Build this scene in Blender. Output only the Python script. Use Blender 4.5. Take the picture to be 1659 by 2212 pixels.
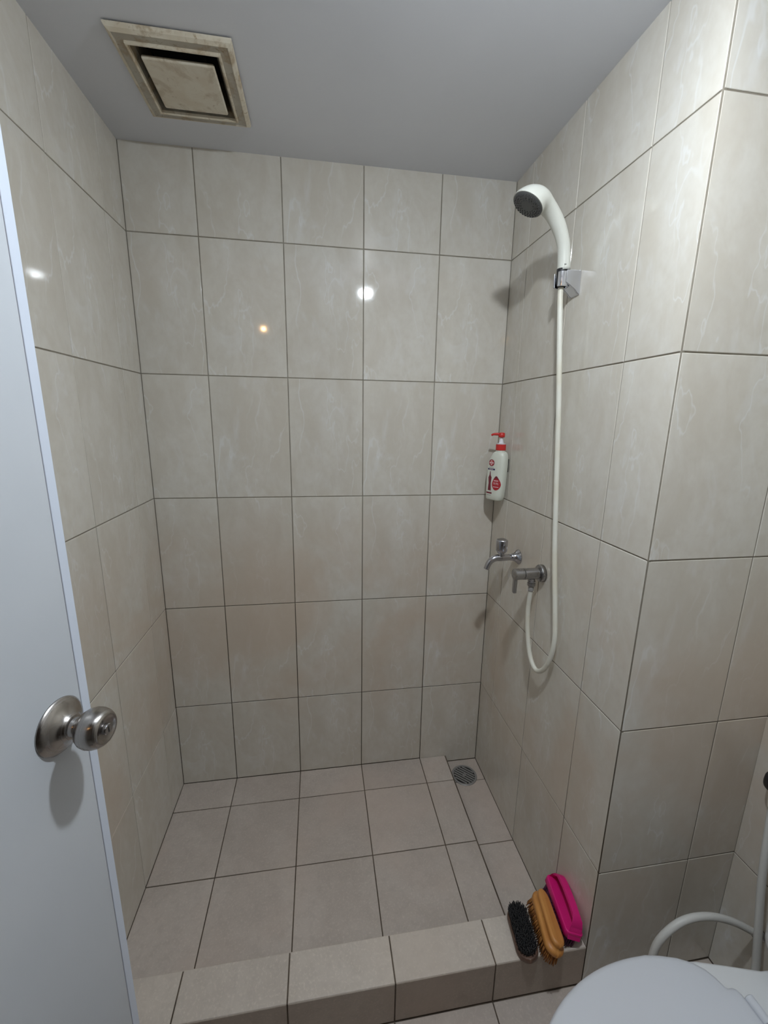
import bpy, math, random
from mathutils import Vector, Matrix, Euler
random.seed(7)
for o in list(bpy.data.objects): bpy.data.objects.remove(o)
S = bpy.context.scene
COL = S.collection
# ---------------------------------------------------------------- camera, world, exposure
cam_d = bpy.data.cameras.new('camera'); cam = bpy.data.objects.new('camera', cam_d); COL.objects.link(cam)
cam_d.sensor_fit = 'VERTICAL'; cam_d.sensor_height = 24.0; cam_d.lens = 24.0*907.718/2212.0
cam_d.clip_start = 0.01
cam.location = (-0.15366, -1.48306, 1.41475)
cam.rotation_euler = (1.35256, -0.0154, -0.15218)
S.camera = cam
W = bpy.data.worlds.new('world'); S.world = W; W.use_nodes = True
W.node_tree.nodes['Background'].inputs[0].default_value = (0.9, 0.86, 0.8, 1)
W.node_tree.nodes['Background'].inputs[1].default_value = 0.01
S.view_settings.view_transform = 'Standard'; S.view_settings.look = 'None'
S.view_settings.gamma = 1.0; S.view_settings.use_curve_mapping = False
S.view_settings.exposure = 1.5
BULB = 350.0            # ceiling bulb strength
BULB_COL = (0.86, 0.938, 1.0)
HALL_BULB = 200.0
# room numbers (metres; z = 0 is the shower floor)
XL, XR, XT = -0.7016, 0.5008, 0.8825       # left wall, right wall of shower, wall behind toilet
YC, YF = -0.7672, -1.56                    # pillar face / curb front, wall with the doorway
ZC, ZO, ZK, ZS = 2.1726, -0.02, 0.105, -0.031   # ceiling, outer floor, curb top, sunken drain channel
ROWS = [0.3424+0.3998*i for i in range(5)]
GAP = 0.0028

# ---------------------------------------------------------------- material helpers
def mat(name, col, rough=0.5, metal=0.0, **kw):
    m = bpy.data.materials.new(name); m.use_nodes = True
    b = m.node_tree.nodes['Principled BSDF']
    b.inputs['Base Color'].default_value = (*col, 1); b.inputs['Roughness'].default_value = rough
    b.inputs['Metallic'].default_value = metal
    for k, v in kw.items(): b.inputs[k].default_value = v
    return m
class NT:
    def __init__(s, m): s.m = m; s.t = m.node_tree; s.b = s.t.nodes['Principled BSDF']
    def n(s, typ, **kw):
        nd = s.t.nodes.new(typ)
        for k, v in kw.items():
            if k.startswith('_'): setattr(nd, k[1:], v)
            else: nd.inputs[k.replace('__', ' ')].default_value = v
        return nd
    def l(s, a, b): s.t.links.new(a, b)
    def math(s, op, a, b=None, clamp=False):
        nd = s.t.nodes.new('ShaderNodeMath'); nd.operation = op; nd.use_clamp = clamp
        for i, v in enumerate((a, b)):
            if v is None: continue
            if isinstance(v, (int, float)): nd.inputs[i].default_value = v
            else: s.l(v, nd.inputs[i])
        return nd.outputs[0]
    def ramp(s, v, a, b):      # smooth map a..b -> 0..1
        nd = s.t.nodes.new('ShaderNodeMapRange'); nd.interpolation_type = 'SMOOTHSTEP'
        nd.inputs[1].default_value = a; nd.inputs[2].default_value = b
        s.l(v, nd.inputs[0]); return nd.outputs[0]
    def mix(s, f, a, b):
        nd = s.t.nodes.new('ShaderNodeMix'); nd.data_type = 'RGBA'
        for i, v in ((0, f), (6, a), (7, b)):
            if isinstance(v, (int, float)): nd.inputs[i].default_value = v
            elif isinstance(v, tuple): nd.inputs[i].default_value = (*v, 1)
            else: s.l(v, nd.inputs[i])
        return nd.outputs[2]
    def mixf(s, f, a, b):
        nd = s.t.nodes.new('ShaderNodeMix'); nd.data_type = 'FLOAT'
        for i, v in ((0, f), (2, a), (3, b)):
            if isinstance(v, (int, float)): nd.inputs[i].default_value = v
            else: s.l(v, nd.inputs[i])
        return nd.outputs[0]
    def noise(s, vec, scale, detail=3, dist=0.0, rough=0.5, w=None):
        nd = s.t.nodes.new('ShaderNodeTexNoise')
        if w is not None:
            nd.noise_dimensions = '4D'; s.l(w, nd.inputs['W'])
        nd.inputs['Scale'].default_value = scale; nd.inputs['Detail'].default_value = detail
        nd.inputs['Distortion'].default_value = dist; nd.inputs['Roughness'].default_value = rough
        s.l(vec, nd.inputs['Vector']); return nd.outputs[0]
    def mapping(s, vec, scale=(1, 1, 1), rot=(0, 0, 0)):
        nd = s.t.nodes.new('ShaderNodeMapping'); nd.inputs['Scale'].default_value = scale
        nd.inputs['Rotation'].default_value = rot; s.l(vec, nd.inputs['Vector']); return nd.outputs[0]
    def obj(s): return s.t.nodes.new('ShaderNodeTexCoord').outputs['Object']
    def pos(s): return s.t.nodes.new('ShaderNodeNewGeometry').outputs['Position']
    def xyz(s, v):
        nd = s.t.nodes.new('ShaderNodeSeparateXYZ'); s.l(v, nd.inputs[0]); return nd.outputs
    def rnd(s): return s.t.nodes.new('ShaderNodeObjectInfo').outputs['Random']
    def bump(s, h, strength, dist=0.001):
        nd = s.t.nodes.new('ShaderNodeBump'); nd.inputs['Strength'].default_value = strength
        nd.inputs['Distance'].default_value = dist; s.l(h, nd.inputs['Height']); s.l(nd.outputs[0], s.b.inputs['Normal'])

def wall_tile_mat():
    m = mat('glazed_wall_tile', (0.6, 0.57, 0.51), 0.08); t = NT(m)
    ob = t.obj(); r = t.rnd()
    w = t.math('MULTIPLY', t.math('FLOOR', t.math('MULTIPLY', r, 5.0)), 3.7)
    st = t.mapping(ob, (1.0, 0.55, 1.0), (0, 0, 0.55))
    cloud = t.noise(st, 11.0, 4, 0.5, 0.65, w)
    fine = t.noise(ob, 45.0, 2, 0.0, 0.6)
    c = t.mix(t.ramp(cloud, 0.32, 0.68), (0.648, 0.602, 0.524), (0.718, 0.686, 0.622))
    c = t.mix(t.math('MULTIPLY', t.ramp(fine, 0.4, 0.75), 0.18), c, (0.58, 0.53, 0.46))
    wh = t.ramp(t.noise(st, 12.0, 3, 0.9, 0.62, t.math('ADD', w, 5.5)), 0.56, 0.74)
    c = t.mix(t.math('MULTIPLY', wh, 0.4), c, (0.77, 0.765, 0.75))
    sv = t.mapping(ob, (1.6, 0.6, 1.0), (0, 0, 0.75))
    for sc_, of_, wd_, k_ in ((3.2, 1.3, 0.011, 0.48), (5.0, 7.9, 0.010, 0.40)):
        v1 = t.noise(sv, sc_, 4, 0.0, 0.55, t.math('ADD', w, of_))
        vein = t.math('SUBTRACT', 1.0, t.ramp(t.math('ABSOLUTE', t.math('SUBTRACT', v1, 0.5)), 0.0, wd_))
        msk = t.ramp(t.noise(st, 5.0, 1, 0.0, 0.5, t.math('ADD', w, of_+9.1)), 0.47, 0.58)
        c = t.mix(t.math('MULTIPLY', t.math('MULTIPLY', vein, msk), k_), c, (0.83, 0.835, 0.835))
    p = t.pos(); z = t.xyz(p)[2]
    sn = t.noise(p, 2.1, 4, 0.5, 0.6)
    band = t.math('MULTIPLY', t.ramp(z, 0.12, 0.45), t.math('SUBTRACT', 1.0, t.ramp(z, 0.8, 1.2)))
    stain = t.math('MULTIPLY', band, t.ramp(sn, 0.38, 0.62))
    c = t.mix(t.math('MULTIPLY', stain, 0.60), c, (0.625, 0.505, 0.395))
    tint = t.math('MULTIPLY', t.math('SUBTRACT', r, 0.5), 0.05)
    hsv = t.n('ShaderNodeHueSaturation'); t.l(c, hsv.inputs['Color']); t.l(t.math('ADD', tint, 1.0), hsv.inputs['Value'])
    t.l(hsv.outputs[0], t.b.inputs['Base Color'])
    low = t.math('SUBTRACT', 1.0, t.ramp(z, 0.75, 1.45))
    ro = t.math('ADD', 0.055, t.math('MULTIPLY', low, 0.16))
    t.l(ro, t.b.inputs['Roughness'])
    t.bump(t.noise(ob, 9.0, 1, 0.0, 0.4), 0.10, 0.002)
    return m
def floor_tile_mat(name, a, b, pink):
    m = mat(name, a, 0.55); t = NT(m); ob = t.obj(); p = t.pos(); r = t.rnd()
    big = t.noise(p, 5.0, 5, 0.5, 0.65); sp = t.noise(p, 160.0, 3, 0.0, 0.7); md = t.noise(p, 38.0, 4, 0.3, 0.6)
    c = t.mix(t.ramp(big, 0.3, 0.7), a, b)
    c = t.mix(t.math('MULTIPLY', t.ramp(md, 0.42, 0.7), 0.35), c, tuple(x*0.86 for x in a))
    c = t.mix(t.math('MULTIPLY', t.ramp(sp, 0.5, 0.72), 0.35), c, tuple(min(1, x*1.35) for x in b))
    c = t.mix(t.math('MULTIPLY', t.ramp(t.noise(p, 2.6, 3), 0.45, 0.65), 0.5), c, pink)
    hsv = t.n('ShaderNodeHueSaturation'); t.l(c, hsv.inputs['Color'])
    t.l(t.math('ADD', t.math('MULTIPLY', t.math('SUBTRACT', r, 0.5), 0.08), 1.0), hsv.inputs['Value'])
    t.l(hsv.outputs[0], t.b.inputs['Base Color'])
    t.bump(sp, 0.25, 0.0006); return m
def grout_mat(name, a, b):
    m = mat(name, a, 0.9); t = NT(m); p = t.pos()
    n = t.ramp(t.noise(p, 9.0, 5, 0.4, 0.65), 0.35, 0.65)
    t.l(t.mix(n, a, b), t.b.inputs['Base Color']); return m
def wall_grout_mat():
    m = mat('wall_grout', (0.2, 0.17, 0.13), 0.9); t = NT(m); p = t.pos(); z = t.xyz(p)[2]
    n = t.noise(p, 9.0, 5, 0.4, 0.65)
    mould = t.math('SUBTRACT', 1.0, t.ramp(t.math('ADD', z, t.math('MULTIPLY', n, 0.8)), 0.75, 1.7))
    c = t.mix(t.ramp(n, 0.35, 0.65), (0.33, 0.30, 0.25), (0.24, 0.21, 0.165))
    t.l(t.mix(mould, c, (0.075, 0.055, 0.035)), t.b.inputs['Base Color']); return m
M = {}
M['tile'] = wall_tile_mat()
M['grout'] = wall_grout_mat()
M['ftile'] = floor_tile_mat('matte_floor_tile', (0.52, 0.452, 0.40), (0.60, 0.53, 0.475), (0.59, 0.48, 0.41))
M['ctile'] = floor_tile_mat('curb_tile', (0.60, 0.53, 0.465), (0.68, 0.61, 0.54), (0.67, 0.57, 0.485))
M['rtile'] = floor_tile_mat('shade_toned_riser_tile', (0.40, 0.335, 0.28), (0.46, 0.395, 0.335), (0.43, 0.34, 0.275))  # curb tile toned darker and browner, the riser's shade put into its colour
M['fgrout'] = grout_mat('floor_grout', (0.08, 0.06, 0.044), (0.15, 0.115, 0.085))
def ceiling_mat():
    m = mat('ceiling_paint', (0.56, 0.58, 0.64), 0.45); t = NT(m); p = t.pos()
    n = t.noise(p, 2.2, 4, 0.3); c = t.mix(t.ramp(n, 0.3, 0.7), (0.73, 0.745, 0.795), (0.77, 0.785, 0.835))
    t.l(c, t.b.inputs['Base Color']); t.bump(t.noise(p, 60, 3), 0.12, 0.002); return m
M['ceil'] = ceiling_mat()
M['plaster'] = mat('painted_plaster', (0.42, 0.40, 0.37), 0.6)
def door_mat():
    m = mat('door_skin', (0.66, 0.69, 0.74), 0.38); t = NT(m); ob = t.obj()
    t.l(t.mix(t.ramp(t.noise(ob, 3.0, 3), 0.3, 0.7), (0.63, 0.665, 0.715), (0.68, 0.71, 0.755)), t.b.inputs['Base Color'])
    t.bump(t.noise(ob, 25, 2), 0.05, 0.001); return m
M['door'] = door_mat()
M['doorstrip'] = mat('door_edge_strip', (0.74, 0.80, 0.92), 0.4)
M['seam'] = mat('brown_seam', (0.30, 0.20, 0.17), 0.8)
def metal_mat(name, col, rough, sc=None):
    m = mat(name, col, rough, 1.0); t = NT(m)
    n = t.noise(t.mapping(t.obj(), sc or (60, 60, 60)), 1.0, 4, 0.0, 0.6)
    t.l(t.mixf(t.ramp(n, 0.3, 0.7), rough*0.75, rough*1.35), t.b.inputs['Roughness']); return m
M['steel'] = metal_mat('brushed_steel', (0.42, 0.395, 0.375), 0.24, (5, 420, 5))
M['steel'].node_tree.nodes['Principled BSDF'].inputs['Anisotropic'].default_value = 0.5
M['chrome'] = metal_mat('worn_chrome', (0.50, 0.50, 0.53), 0.17)
M['chrome2'] = metal_mat('bracket_chrome', (0.72, 0.74, 0.80), 0.12)
M['satin'] = metal_mat('satin_valve_metal', (0.40, 0.39, 0.39), 0.33)
M['white'] = mat('ivory_plastic', (0.74, 0.745, 0.68), 0.28)
def hose_mat():
    m = mat('ivory_hose', (0.70, 0.68, 0.58), 0.4); t = NT(m)
    n = t.noise(t.pos(), 7.0, 3); t.l(t.mix(t.ramp(n, 0.4, 0.7), (0.78, 0.77, 0.69), (0.74, 0.70, 0.58)), t.b.inputs['Base Color']); return m
M['hose'] = hose_mat()
M['hose2'] = mat('grey_white_hose', (0.70, 0.69, 0.66), 0.45)
M['spray'] = mat('grey_spray_plate', (0.115, 0.12, 0.12), 0.42)
M['nozzle'] = mat('black_nozzle_rubber', (0.03, 0.03, 0.033), 0.35)
M['black'] = mat('black_rubber', (0.015, 0.015, 0.017), 0.5)
M['dark'] = mat('dark_void', (0.012, 0.011, 0.01), 0.9)
def vent_mat(name, a, b, dirt, amt):
    m = mat(name, a, 0.55); t = NT(m); p = t.pos()
    c = t.mix(t.ramp(t.noise(p, 25, 4, 0.4), 0.35, 0.7), a, b)
    d = t.ramp(t.noise(p, 55, 5, 0.8, 0.7), 0.56, 0.72)
    c = t.mix(t.math('MULTIPLY', d, amt), c, dirt)
    e = t.ramp(t.noise(p, 19, 5, 0.6, 0.65), 0.50, 0.64)
    c = t.mix(t.math('MULTIPLY', e, amt*0.62), c, (0.33, 0.215, 0.095))
    t.l(c, t.b.inputs['Base Color']); return m
M['ventp'] = vent_mat('grimy_cream_panel', (0.76, 0.70, 0.58), (0.70, 0.62, 0.49), (0.36, 0.26, 0.15), 0.55)
M['ventf'] = vent_mat('grimy_vent_frame', (0.52, 0.485, 0.41), (0.46, 0.42, 0.35), (0.25, 0.18, 0.10), 0.95)
M['ventl'] = vent_mat('pale_vent_lip', (0.72, 0.66, 0.54), (0.64, 0.56, 0.43), (0.36, 0.25, 0.13), 0.95)
M['ventg'] = vent_mat('sooty_vent_throat', (0.24, 0.215, 0.17), (0.13, 0.115, 0.09), (0.02, 0.02, 0.018), 0.8)
M['cer'] = mat('white_ceramic', (0.76, 0.77, 0.78), 0.12)
M['lid'] = mat('white_seat_plastic', (0.68, 0.70, 0.75), 0.3)
M['bottle'] = mat('cream_bottle_plastic', (0.76, 0.78, 0.69), 0.35)
M['red'] = mat('red_plastic', (0.62, 0.03, 0.025), 0.35)
M['print_red'] = mat('red_print', (0.46, 0.02, 0.03), 0.4)
M['print_dark'] = mat('maroon_print', (0.19, 0.018, 0.035), 0.4)
M['print_navy'] = mat('navy_print', (0.03, 0.035, 0.12), 0.4)
M['print_pale'] = mat('pale_print', (0.85, 0.62, 0.62), 0.4)
M['print_grey'] = mat('grey_print', (0.30, 0.30, 0.30), 0.5)
M['clear'] = mat('milky_pump_plastic', (0.80, 0.80, 0.84), 0.25)
def wood_mat(name, a, b, s=1.0):
    m = mat(name, a, 0.42); t = NT(m); ob = t.obj()
    st = t.mapping(ob, (60*s, 6*s, 60*s)); n = t.noise(st, 1.0, 5, 0.6, 0.6)
    k = t.noise(ob, 45, 3, 0.3)
    c = t.mix(t.ramp(n, 0.3, 0.7), a, b)
    c = t.mix(t.math('MULTIPLY', t.ramp(k, 0.62, 0.74), 0.6), c, tuple(x*0.4 for x in b))
    t.l(c, t.b.inputs['Base Color']); return m
M['wood'] = wood_mat('orange_beech', (0.68, 0.315, 0.085), (0.54, 0.21, 0.05))
M['wood2'] = wood_mat('dark_brown_wood', (0.17, 0.095, 0.065), (0.10, 0.055, 0.04))
def bristle(name, a, b):
    m = mat(name, a, 0.7); t = NT(m)
    t.l(t.mix(t.ramp(t.noise(t.mapping(t.obj(), (300, 300, 20)), 1.0, 2), 0.35, 0.65), a, b), t.b.inputs['Base Color']); return m
M['br_black'] = bristle('black_bristle', (0.008, 0.008, 0.01), (0.02, 0.018, 0.018))
M['br_tan'] = bristle('tan_bristle', (0.52, 0.22, 0.05), (0.28, 0.10, 0.025))
M['br_purple'] = bristle('purple_bristle', (0.16, 0.02, 0.10), (0.04, 0.01, 0.035))
M['pink'] = mat('hot_pink_plastic', (0.76, 0.014, 0.22), 0.42)
def emit(name, col, s):
    m = mat(name, (0.8, 0.8, 0.8), 0.4); b = m.node_tree.nodes['Principled BSDF']
    b.inputs['Emission Color'].default_value = (*col, 1); b.inputs['Emission Strength'].default_value = s; return m
M['bulb'] = emit('lit_cool_bulb', BULB_COL, BULB)
M['hbulb'] = emit('lit_warm_bulb', (1.0, 0.55, 0.22), HALL_BULB)
M['slot'] = mat('drain_slot_dark', (0.008, 0.008, 0.008), 0.9)
M['drain'] = metal_mat('tarnished_drain_steel', (0.36, 0.35, 0.34), 0.42)
M['drain'].node_tree.nodes['Principled BSDF'].inputs['Metallic'].default_value = 0.45

# ---------------------------------------------------------------- mesh builder
class MB:
    def __init__(s): s.v = []; s.f = []; s.sm = []
    def add(s, vs, fs, smooth=False):
        o = len(s.v); s.v += [Vector(v) for v in vs]; s.f += [tuple(i+o for i in f) for f in fs]; s.sm += [smooth]*len(fs); return s
    def box(s, a, b):
        (x0, y0, z0), (x1, y1, z1) = a, b
        return s.add([(x0,y0,z0),(x1,y0,z0),(x1,y1,z0),(x0,y1,z0),(x0,y0,z1),(x1,y0,z1),(x1,y1,z1),(x0,y1,z1)],
              [(0,3,2,1),(4,5,6,7),(0,1,5,4),(1,2,6,5),(2,3,7,6),(3,0,4,7)])
    def rings(s, rings, cap0=True, cap1=True, smooth=True, closed=False):
        n = len(rings[0]); vs = [p for r in rings for p in r]; fs = []
        m = len(rings)
        for i in range(m if closed else m-1):
            for j in range(n):
                a = i*n+j; b = i*n+(j+1) % n; c = ((i+1) % m)*n+(j+1) % n; d = ((i+1) % m)*n+j
                fs.append((a, b, c, d))
        s.add(vs, fs, smooth)
        o = len(s.v)-len(vs)
        if not closed:
            if cap0: s.f.append(tuple(o+j for j in reversed(range(n)))); s.sm.append(False)
            if cap1: s.f.append(tuple(o+(m-1)*n+j for j in range(n))); s.sm.append(False)
        return s
    def lathe(s, prof, c, ax, n=32, sharp=(), caps=(True, True), ref=None):
        c = Vector(c); ax = Vector(ax).normalized()
        u = Vector(ref) if ref is not None else (Vector((0, 0, 1)) if abs(ax.z) < .9 else Vector((1, 0, 0)))
        u = (u-ax*u.dot(ax)).normalized(); w = ax.cross(u)
        rr = []
        for i, (r, h) in enumerate(prof):
            ring = [c+ax*h+(u*math.cos(2*math.pi*j/n)+w*math.sin(2*math.pi*j/n))*max(r, 1e-5) for j in range(n)]
            rr.append(ring)
        # split at sharp indices
        st = 0
        ids = sorted(set(list(sharp)+[len(rr)-1]))
        for k in ids:
            if k > st: s.rings(rr[st:k+1], caps[0] and st == 0, caps[1] and k == len(rr)-1); st = k
        return s
    def sweep(s, pts, rad, n=14, sub=1, caps=(True, True)):
        P = [Vector(p) for p in pts]
        R = rad if isinstance(rad, (list, tuple)) else [rad]*len(P)
        if sub > 1:
            Q, RR = [], []
            for i in range(len(P)-1):
                p0 = P[max(i-1, 0)]; p1 = P[i]; p2 = P[i+1]; p3 = P[min(i+2, len(P)-1)]
                for k in range(sub):
                    t = k/sub
                    Q.append(0.5*((2*p1)+(p2-p0)*t+(2*p0-5*p1+4*p2-p3)*t*t+(3*p1-p0-3*p2+p3)*t**3))
                    RR.append(R[i]+(R[i+1]-R[i])*t)
            Q.append(P[-1]); RR.append(R[-1]); P, R = Q, RR
        T = [(P[min(i+1, len(P)-1)]-P[max(i-1, 0)]).normalized() for i in range(len(P))]
        u = T[0].orthogonal().normalized(); rr = []
        for i, p in enumerate(P):
            u = (u-T[i]*u.dot(T[i])).normalized(); w = T[i].cross(u)
            rr.append([p+(u*math.cos(2*math.pi*j/n)+w*math.sin(2*math.pi*j/n))*R[i] for j in range(n)])
        return s.rings(rr, *caps)
    def loft(s, outl, levels, smooth=True):
        """outl: list of (x,y); levels: list of (scale_x, scale_y, z) or callables"""
        rr = [[Vector((x*a, y*b, z)) for x, y in outl] for a, b, z in levels]
        return s.rings(rr, smooth=smooth)
    def build(s, name, m, parent=None, loc=None, rot=None, smooth=None, world=False):
        me = bpy.data.meshes.new(name)
        off = Vector((0, 0, 0))
        if world:
            off = Vector(parent.location) if parent is not None and parent.type != 'X' else Vector(loc or (0, 0, 0))
            if parent is not None:
                q = parent
                off = Vector((0, 0, 0))
                while q is not None: off += Vector(q.location); q = q.parent
        me.from_pydata([tuple(v-off) for v in s.v], [], s.f); me.update()
        for p, k in zip(me.polygons, s.sm): p.use_smooth = k if smooth is None else smooth
        me.materials.append(m if not isinstance(m, str) else M[m])
        o = bpy.data.objects.new(name, me); COL.objects.link(o)
        if parent is not None: o.parent = parent
        if loc is not None: o.location = loc
        if rot is not None: o.rotation_euler = rot
        return o
def fix_normals(o):
    import bmesh
    bm = bmesh.new(); bm.from_mesh(o.data); bmesh.ops.recalc_face_normals(bm, faces=bm.faces); bm.to_mesh(o.data); bm.free(); return o
def tag(o, label, cat=None, group=None, kind=None):
    o['label'] = label
    if cat: o['category'] = cat
    if group: o['group'] = group
    if kind: o['kind'] = kind
    return o
def thing(name, loc, label, cat, rot=(0, 0, 0), group=None):
    o = bpy.data.objects.new(name, None); COL.objects.link(o); o.location = loc; o.rotation_euler = rot
    o.empty_display_size = 0.05
    return tag(o, label, cat, group)
def bevel(o, w, seg=2, ang=30):
    md = o.modifiers.new('bevel', 'BEVEL'); md.width = w; md.segments = seg; md.limit_method = 'ANGLE'; md.angle_limit = math.radians(ang)
    for p in o.data.polygons: p.use_smooth = True
    w2 = o.modifiers.new('wn', 'WEIGHTED_NORMAL'); return o
def struct(o, label): o['kind'] = 'structure'; o['label'] = label; return o
def stadium(hl, hw, n=10, r=None):
    """rounded outline, long axis y; half length hl, half width hw, corner radius r"""
    r = hw if r is None else r; pts = []
    for cx, cy, a0 in ((hw-r, hl-r, 0), (-(hw-r), hl-r, 90), (-(hw-r), -(hl-r), 180), (hw-r, -(hl-r), 270)):
        for k in range(n+1):
            a = math.radians(a0+90*k/n); pts.append((cx+r*math.cos(a), cy+r*math.sin(a)))
    return pts

# ---------------------------------------------------------------- tiles
_cache = {}
def tile_mesh(w, h, th, ch, m):
    key = (round(w, 4), round(h, 4), th, ch, m.name)
    if key in _cache: return _cache[key]
    vs = []
    for dx, dz in ((0, -th), (0, -ch*0.9), (ch*0.35, -ch*0.28), (ch, 0)):
        a, b = w/2-dx, h/2-dx
        vs += [(-a, -b, dz), (a, -b, dz), (a, b, dz), (-a, b, dz)]
    fs = []
    for i in range(3):
        for j in range(4): fs.append((i*4+j, i*4+(j+1) % 4, i*4+4+(j+1) % 4, i*4+4+j))
    fs.append((12, 13, 14, 15))
    me = bpy.data.meshes.new('tile'); me.from_pydata(vs, [], fs); me.update(); me.materials.append(m)
    _cache[key] = me; return me
def lay(parent, O, U, V, us, vs, m, gap=GAP, th=0.0026, ch=0.0012, jit=0.0012, skip=()):
    O, U, V = Vector(O), Vector(U), Vector(V); N = U.cross(V)
    for i in range(len(us)-1):
        for j in range(len(vs)-1):
            if (i, j) in skip: continue
            w = us[i+1]-us[i]-gap; h = vs[j+1]-vs[j]-gap
            if w < 0.004 or h < 0.004: continue
            o = bpy.data.objects.new('tile', tile_mesh(w, h, th, ch, m)); COL.objects.link(o); o.parent = parent
            c = O+U*((us[i]+us[i+1])/2)+V*((vs[j]+vs[j+1])/2)+N*random.uniform(-0.0003, 0.0003)
            Mx = Matrix((U, V, N)).transposed().to_4x4()
            Mx = Matrix.Translation(c) @ Mx @ Euler((random.uniform(-jit, jit), random.uniform(-jit, jit), 0)).to_matrix().to_4x4()
            o.matrix_local = Mx
X, Y, Z = Vector((1, 0, 0)), Vector((0, 1, 0)), Vector((0, 0, 1))
GR = 0.0018                                     # how far grout lies behind the tile faces
VZ = [0.0]+ROWS+[ZC+GAP]
VZO = [ZO]+ROWS+[ZC+GAP]
# back wall
wb = struct(MB().box((XL-0.1, GR, -0.12), (XR+0.45, 0.11, ZC)).build('wall_back', M['grout']), 'marbled cream tiled back wall of the shower')
lay(wb, (0, 0, 0), X, Z, [XL, -0.5, -0.25, 0, 0.25], VZ, M['tile'])
lay(wb, (0, 0, 0), X, Z, [0.25, XR], [ZS]+ROWS+[ZC+GAP], M['tile'])
# left wall (normal +x): U = y, V = z
wl = struct(MB().box((XL-0.1, YF-0.12, -0.12), (XL-GR, GR, ZC)).build('wall_left', M['grout']), 'marbled cream tiled wall on the left behind the open door')
ly = [-1.56, -1.378, -1.128, -0.878, -0.628, -0.378, -0.126, 0.0015]
lay(wl, (XL, 0, 0), Y, Z, ly, VZ, M['tile'])
# right wall and pillar block
wr = struct(MB().box((XR+GR, YC+GR, -0.12), (XT+0.1, GR, ZC)).box((XR+0.0007, YC+0.0007, ZO), (XR+0.006, YC+0.006, ZC)).build('wall_right', M['grout']), 'marbled cream tiled shower wall and pillar face on the right')
ry = [-0.0015, 0.116, 0.366, 0.616, -YC-0.0022]
lay(wr, (XR, 0, 0), -Y, Z, ry, [ZS]+ROWS+[ZC+GAP], M['tile'])
lay(wr, (0, YC, 0), X, Z, [XR, 0.749, XT+GAP], VZO, M['tile'])
wt = struct(MB().box((XT+GR, YF-0.12, -0.12), (XT+0.1, YC+GR, ZC)).build('wall_toilet', M['grout']), 'tiled wall behind the toilet at the right edge')
lay(wt, (XT, 0, 0), -Y, Z, [-YC-GAP/2, 0.967, 1.217, 1.467, 1.56], VZO, M['tile'])
# wall with the doorway, behind the camera
DX0, DX1, DZ1 = -0.672, 0.08, 2.07
wf = MB().box((XL-0.1, YF-0.12, -0.12), (DX0, YF, ZC)).box((DX1, YF-0.12, -0.12), (XT+0.1, YF, ZC)).box((DX0, YF-0.12, DZ1), (DX1, YF, ZC))
struct(wf.build('wall_front', M['plaster']), 'wall with the doorway behind the viewpoint')
vx0, vx1, vy0, vy1 = -0.5595, -0.3150, -0.3975, -0.1330      # exhaust fan frame
q0, q1, q2, q3 = vx0+0.040, vx1-0.040, vy0+0.040, vy1-0.040    # hole in the ceiling above it
ce = MB().box((XL-0.1, YF-0.12, ZC), (q0, 0.11, ZC+0.1)).box((q1, YF-0.12, ZC), (XT+0.1, 0.11, ZC+0.1)).box((q0, YF-0.12, ZC), (q1, q2, ZC+0.1)).box((q0, q3, ZC), (q1, 0.11, ZC+0.1))
ce = struct(ce.build('ceiling', M['ceil']), 'blue-grey painted ceiling')
# shower floor with sunken strip, curb, outer floor
fl = MB().box((XL-GR, -0.70, -0.12), (0.3645, GR, -0.002)).box((0.3645, -0.70, -0.12), (XR+GR, GR, ZS-0.002))
fl = struct(fl.build('floor', M['fgrout']), 'matte grey-beige tiled shower floor')
FG = 0.0030
lay(fl, (0, 0, 0), X, Y, [XL-0.0008, -0.5, -0.25, 0, 0.25, 0.3615], [-0.67, -0.628, -0.378, -0.126, 0.0008], M['ftile'], FG, 0.004, 0.0013, 0.002)
lay(fl, (0, 0, ZS), X, Y, [0.3645, XR+0.0008], [-0.67, -0.62, -0.37, -0.11, 0.0008], M['ftile'], FG, 0.004, 0.0013, 0.002)
cu = struct(MB().box((XL-GR, YC+0.002, -0.12), (XR+GR, -0.670, ZK-0.002)).build('trim_1', M['fgrout']), 'low tiled curb in front of the shower floor')
cx = [XL, -0.4995, -0.2475, 0.0045, 0.2565, XR]
lay(cu, (0, 0, ZK), X, Y, cx, [YC, -0.668], M['ctile'], FG, 0.004, 0.0016, 0.002)
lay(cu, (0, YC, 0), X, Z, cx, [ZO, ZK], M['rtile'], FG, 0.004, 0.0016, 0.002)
lay(cu, (0, -0.668, 0), -X, Z, [-c for c in reversed(cx)], [-0.0, ZK], M['ctile'], FG, 0.004, 0.0016, 0.0)
fo = struct(MB().box((XL-0.1, YF-0.12, -0.14), (XT+0.1, YC+0.002, ZO-0.002)).build('floor_outer', M['fgrout']), 'matte tiled bathroom floor in front of the curb')
lay(fo, (0, 0, ZO), X, Y, [XL, -0.4995, -0.2475, 0.0045, 0.2565, 0.5085, 0.7605, XT], [YF, -1.517, -1.267, -1.017, YC], M['ftile'], FG, 0.004, 0.0013, 0.002)
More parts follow.
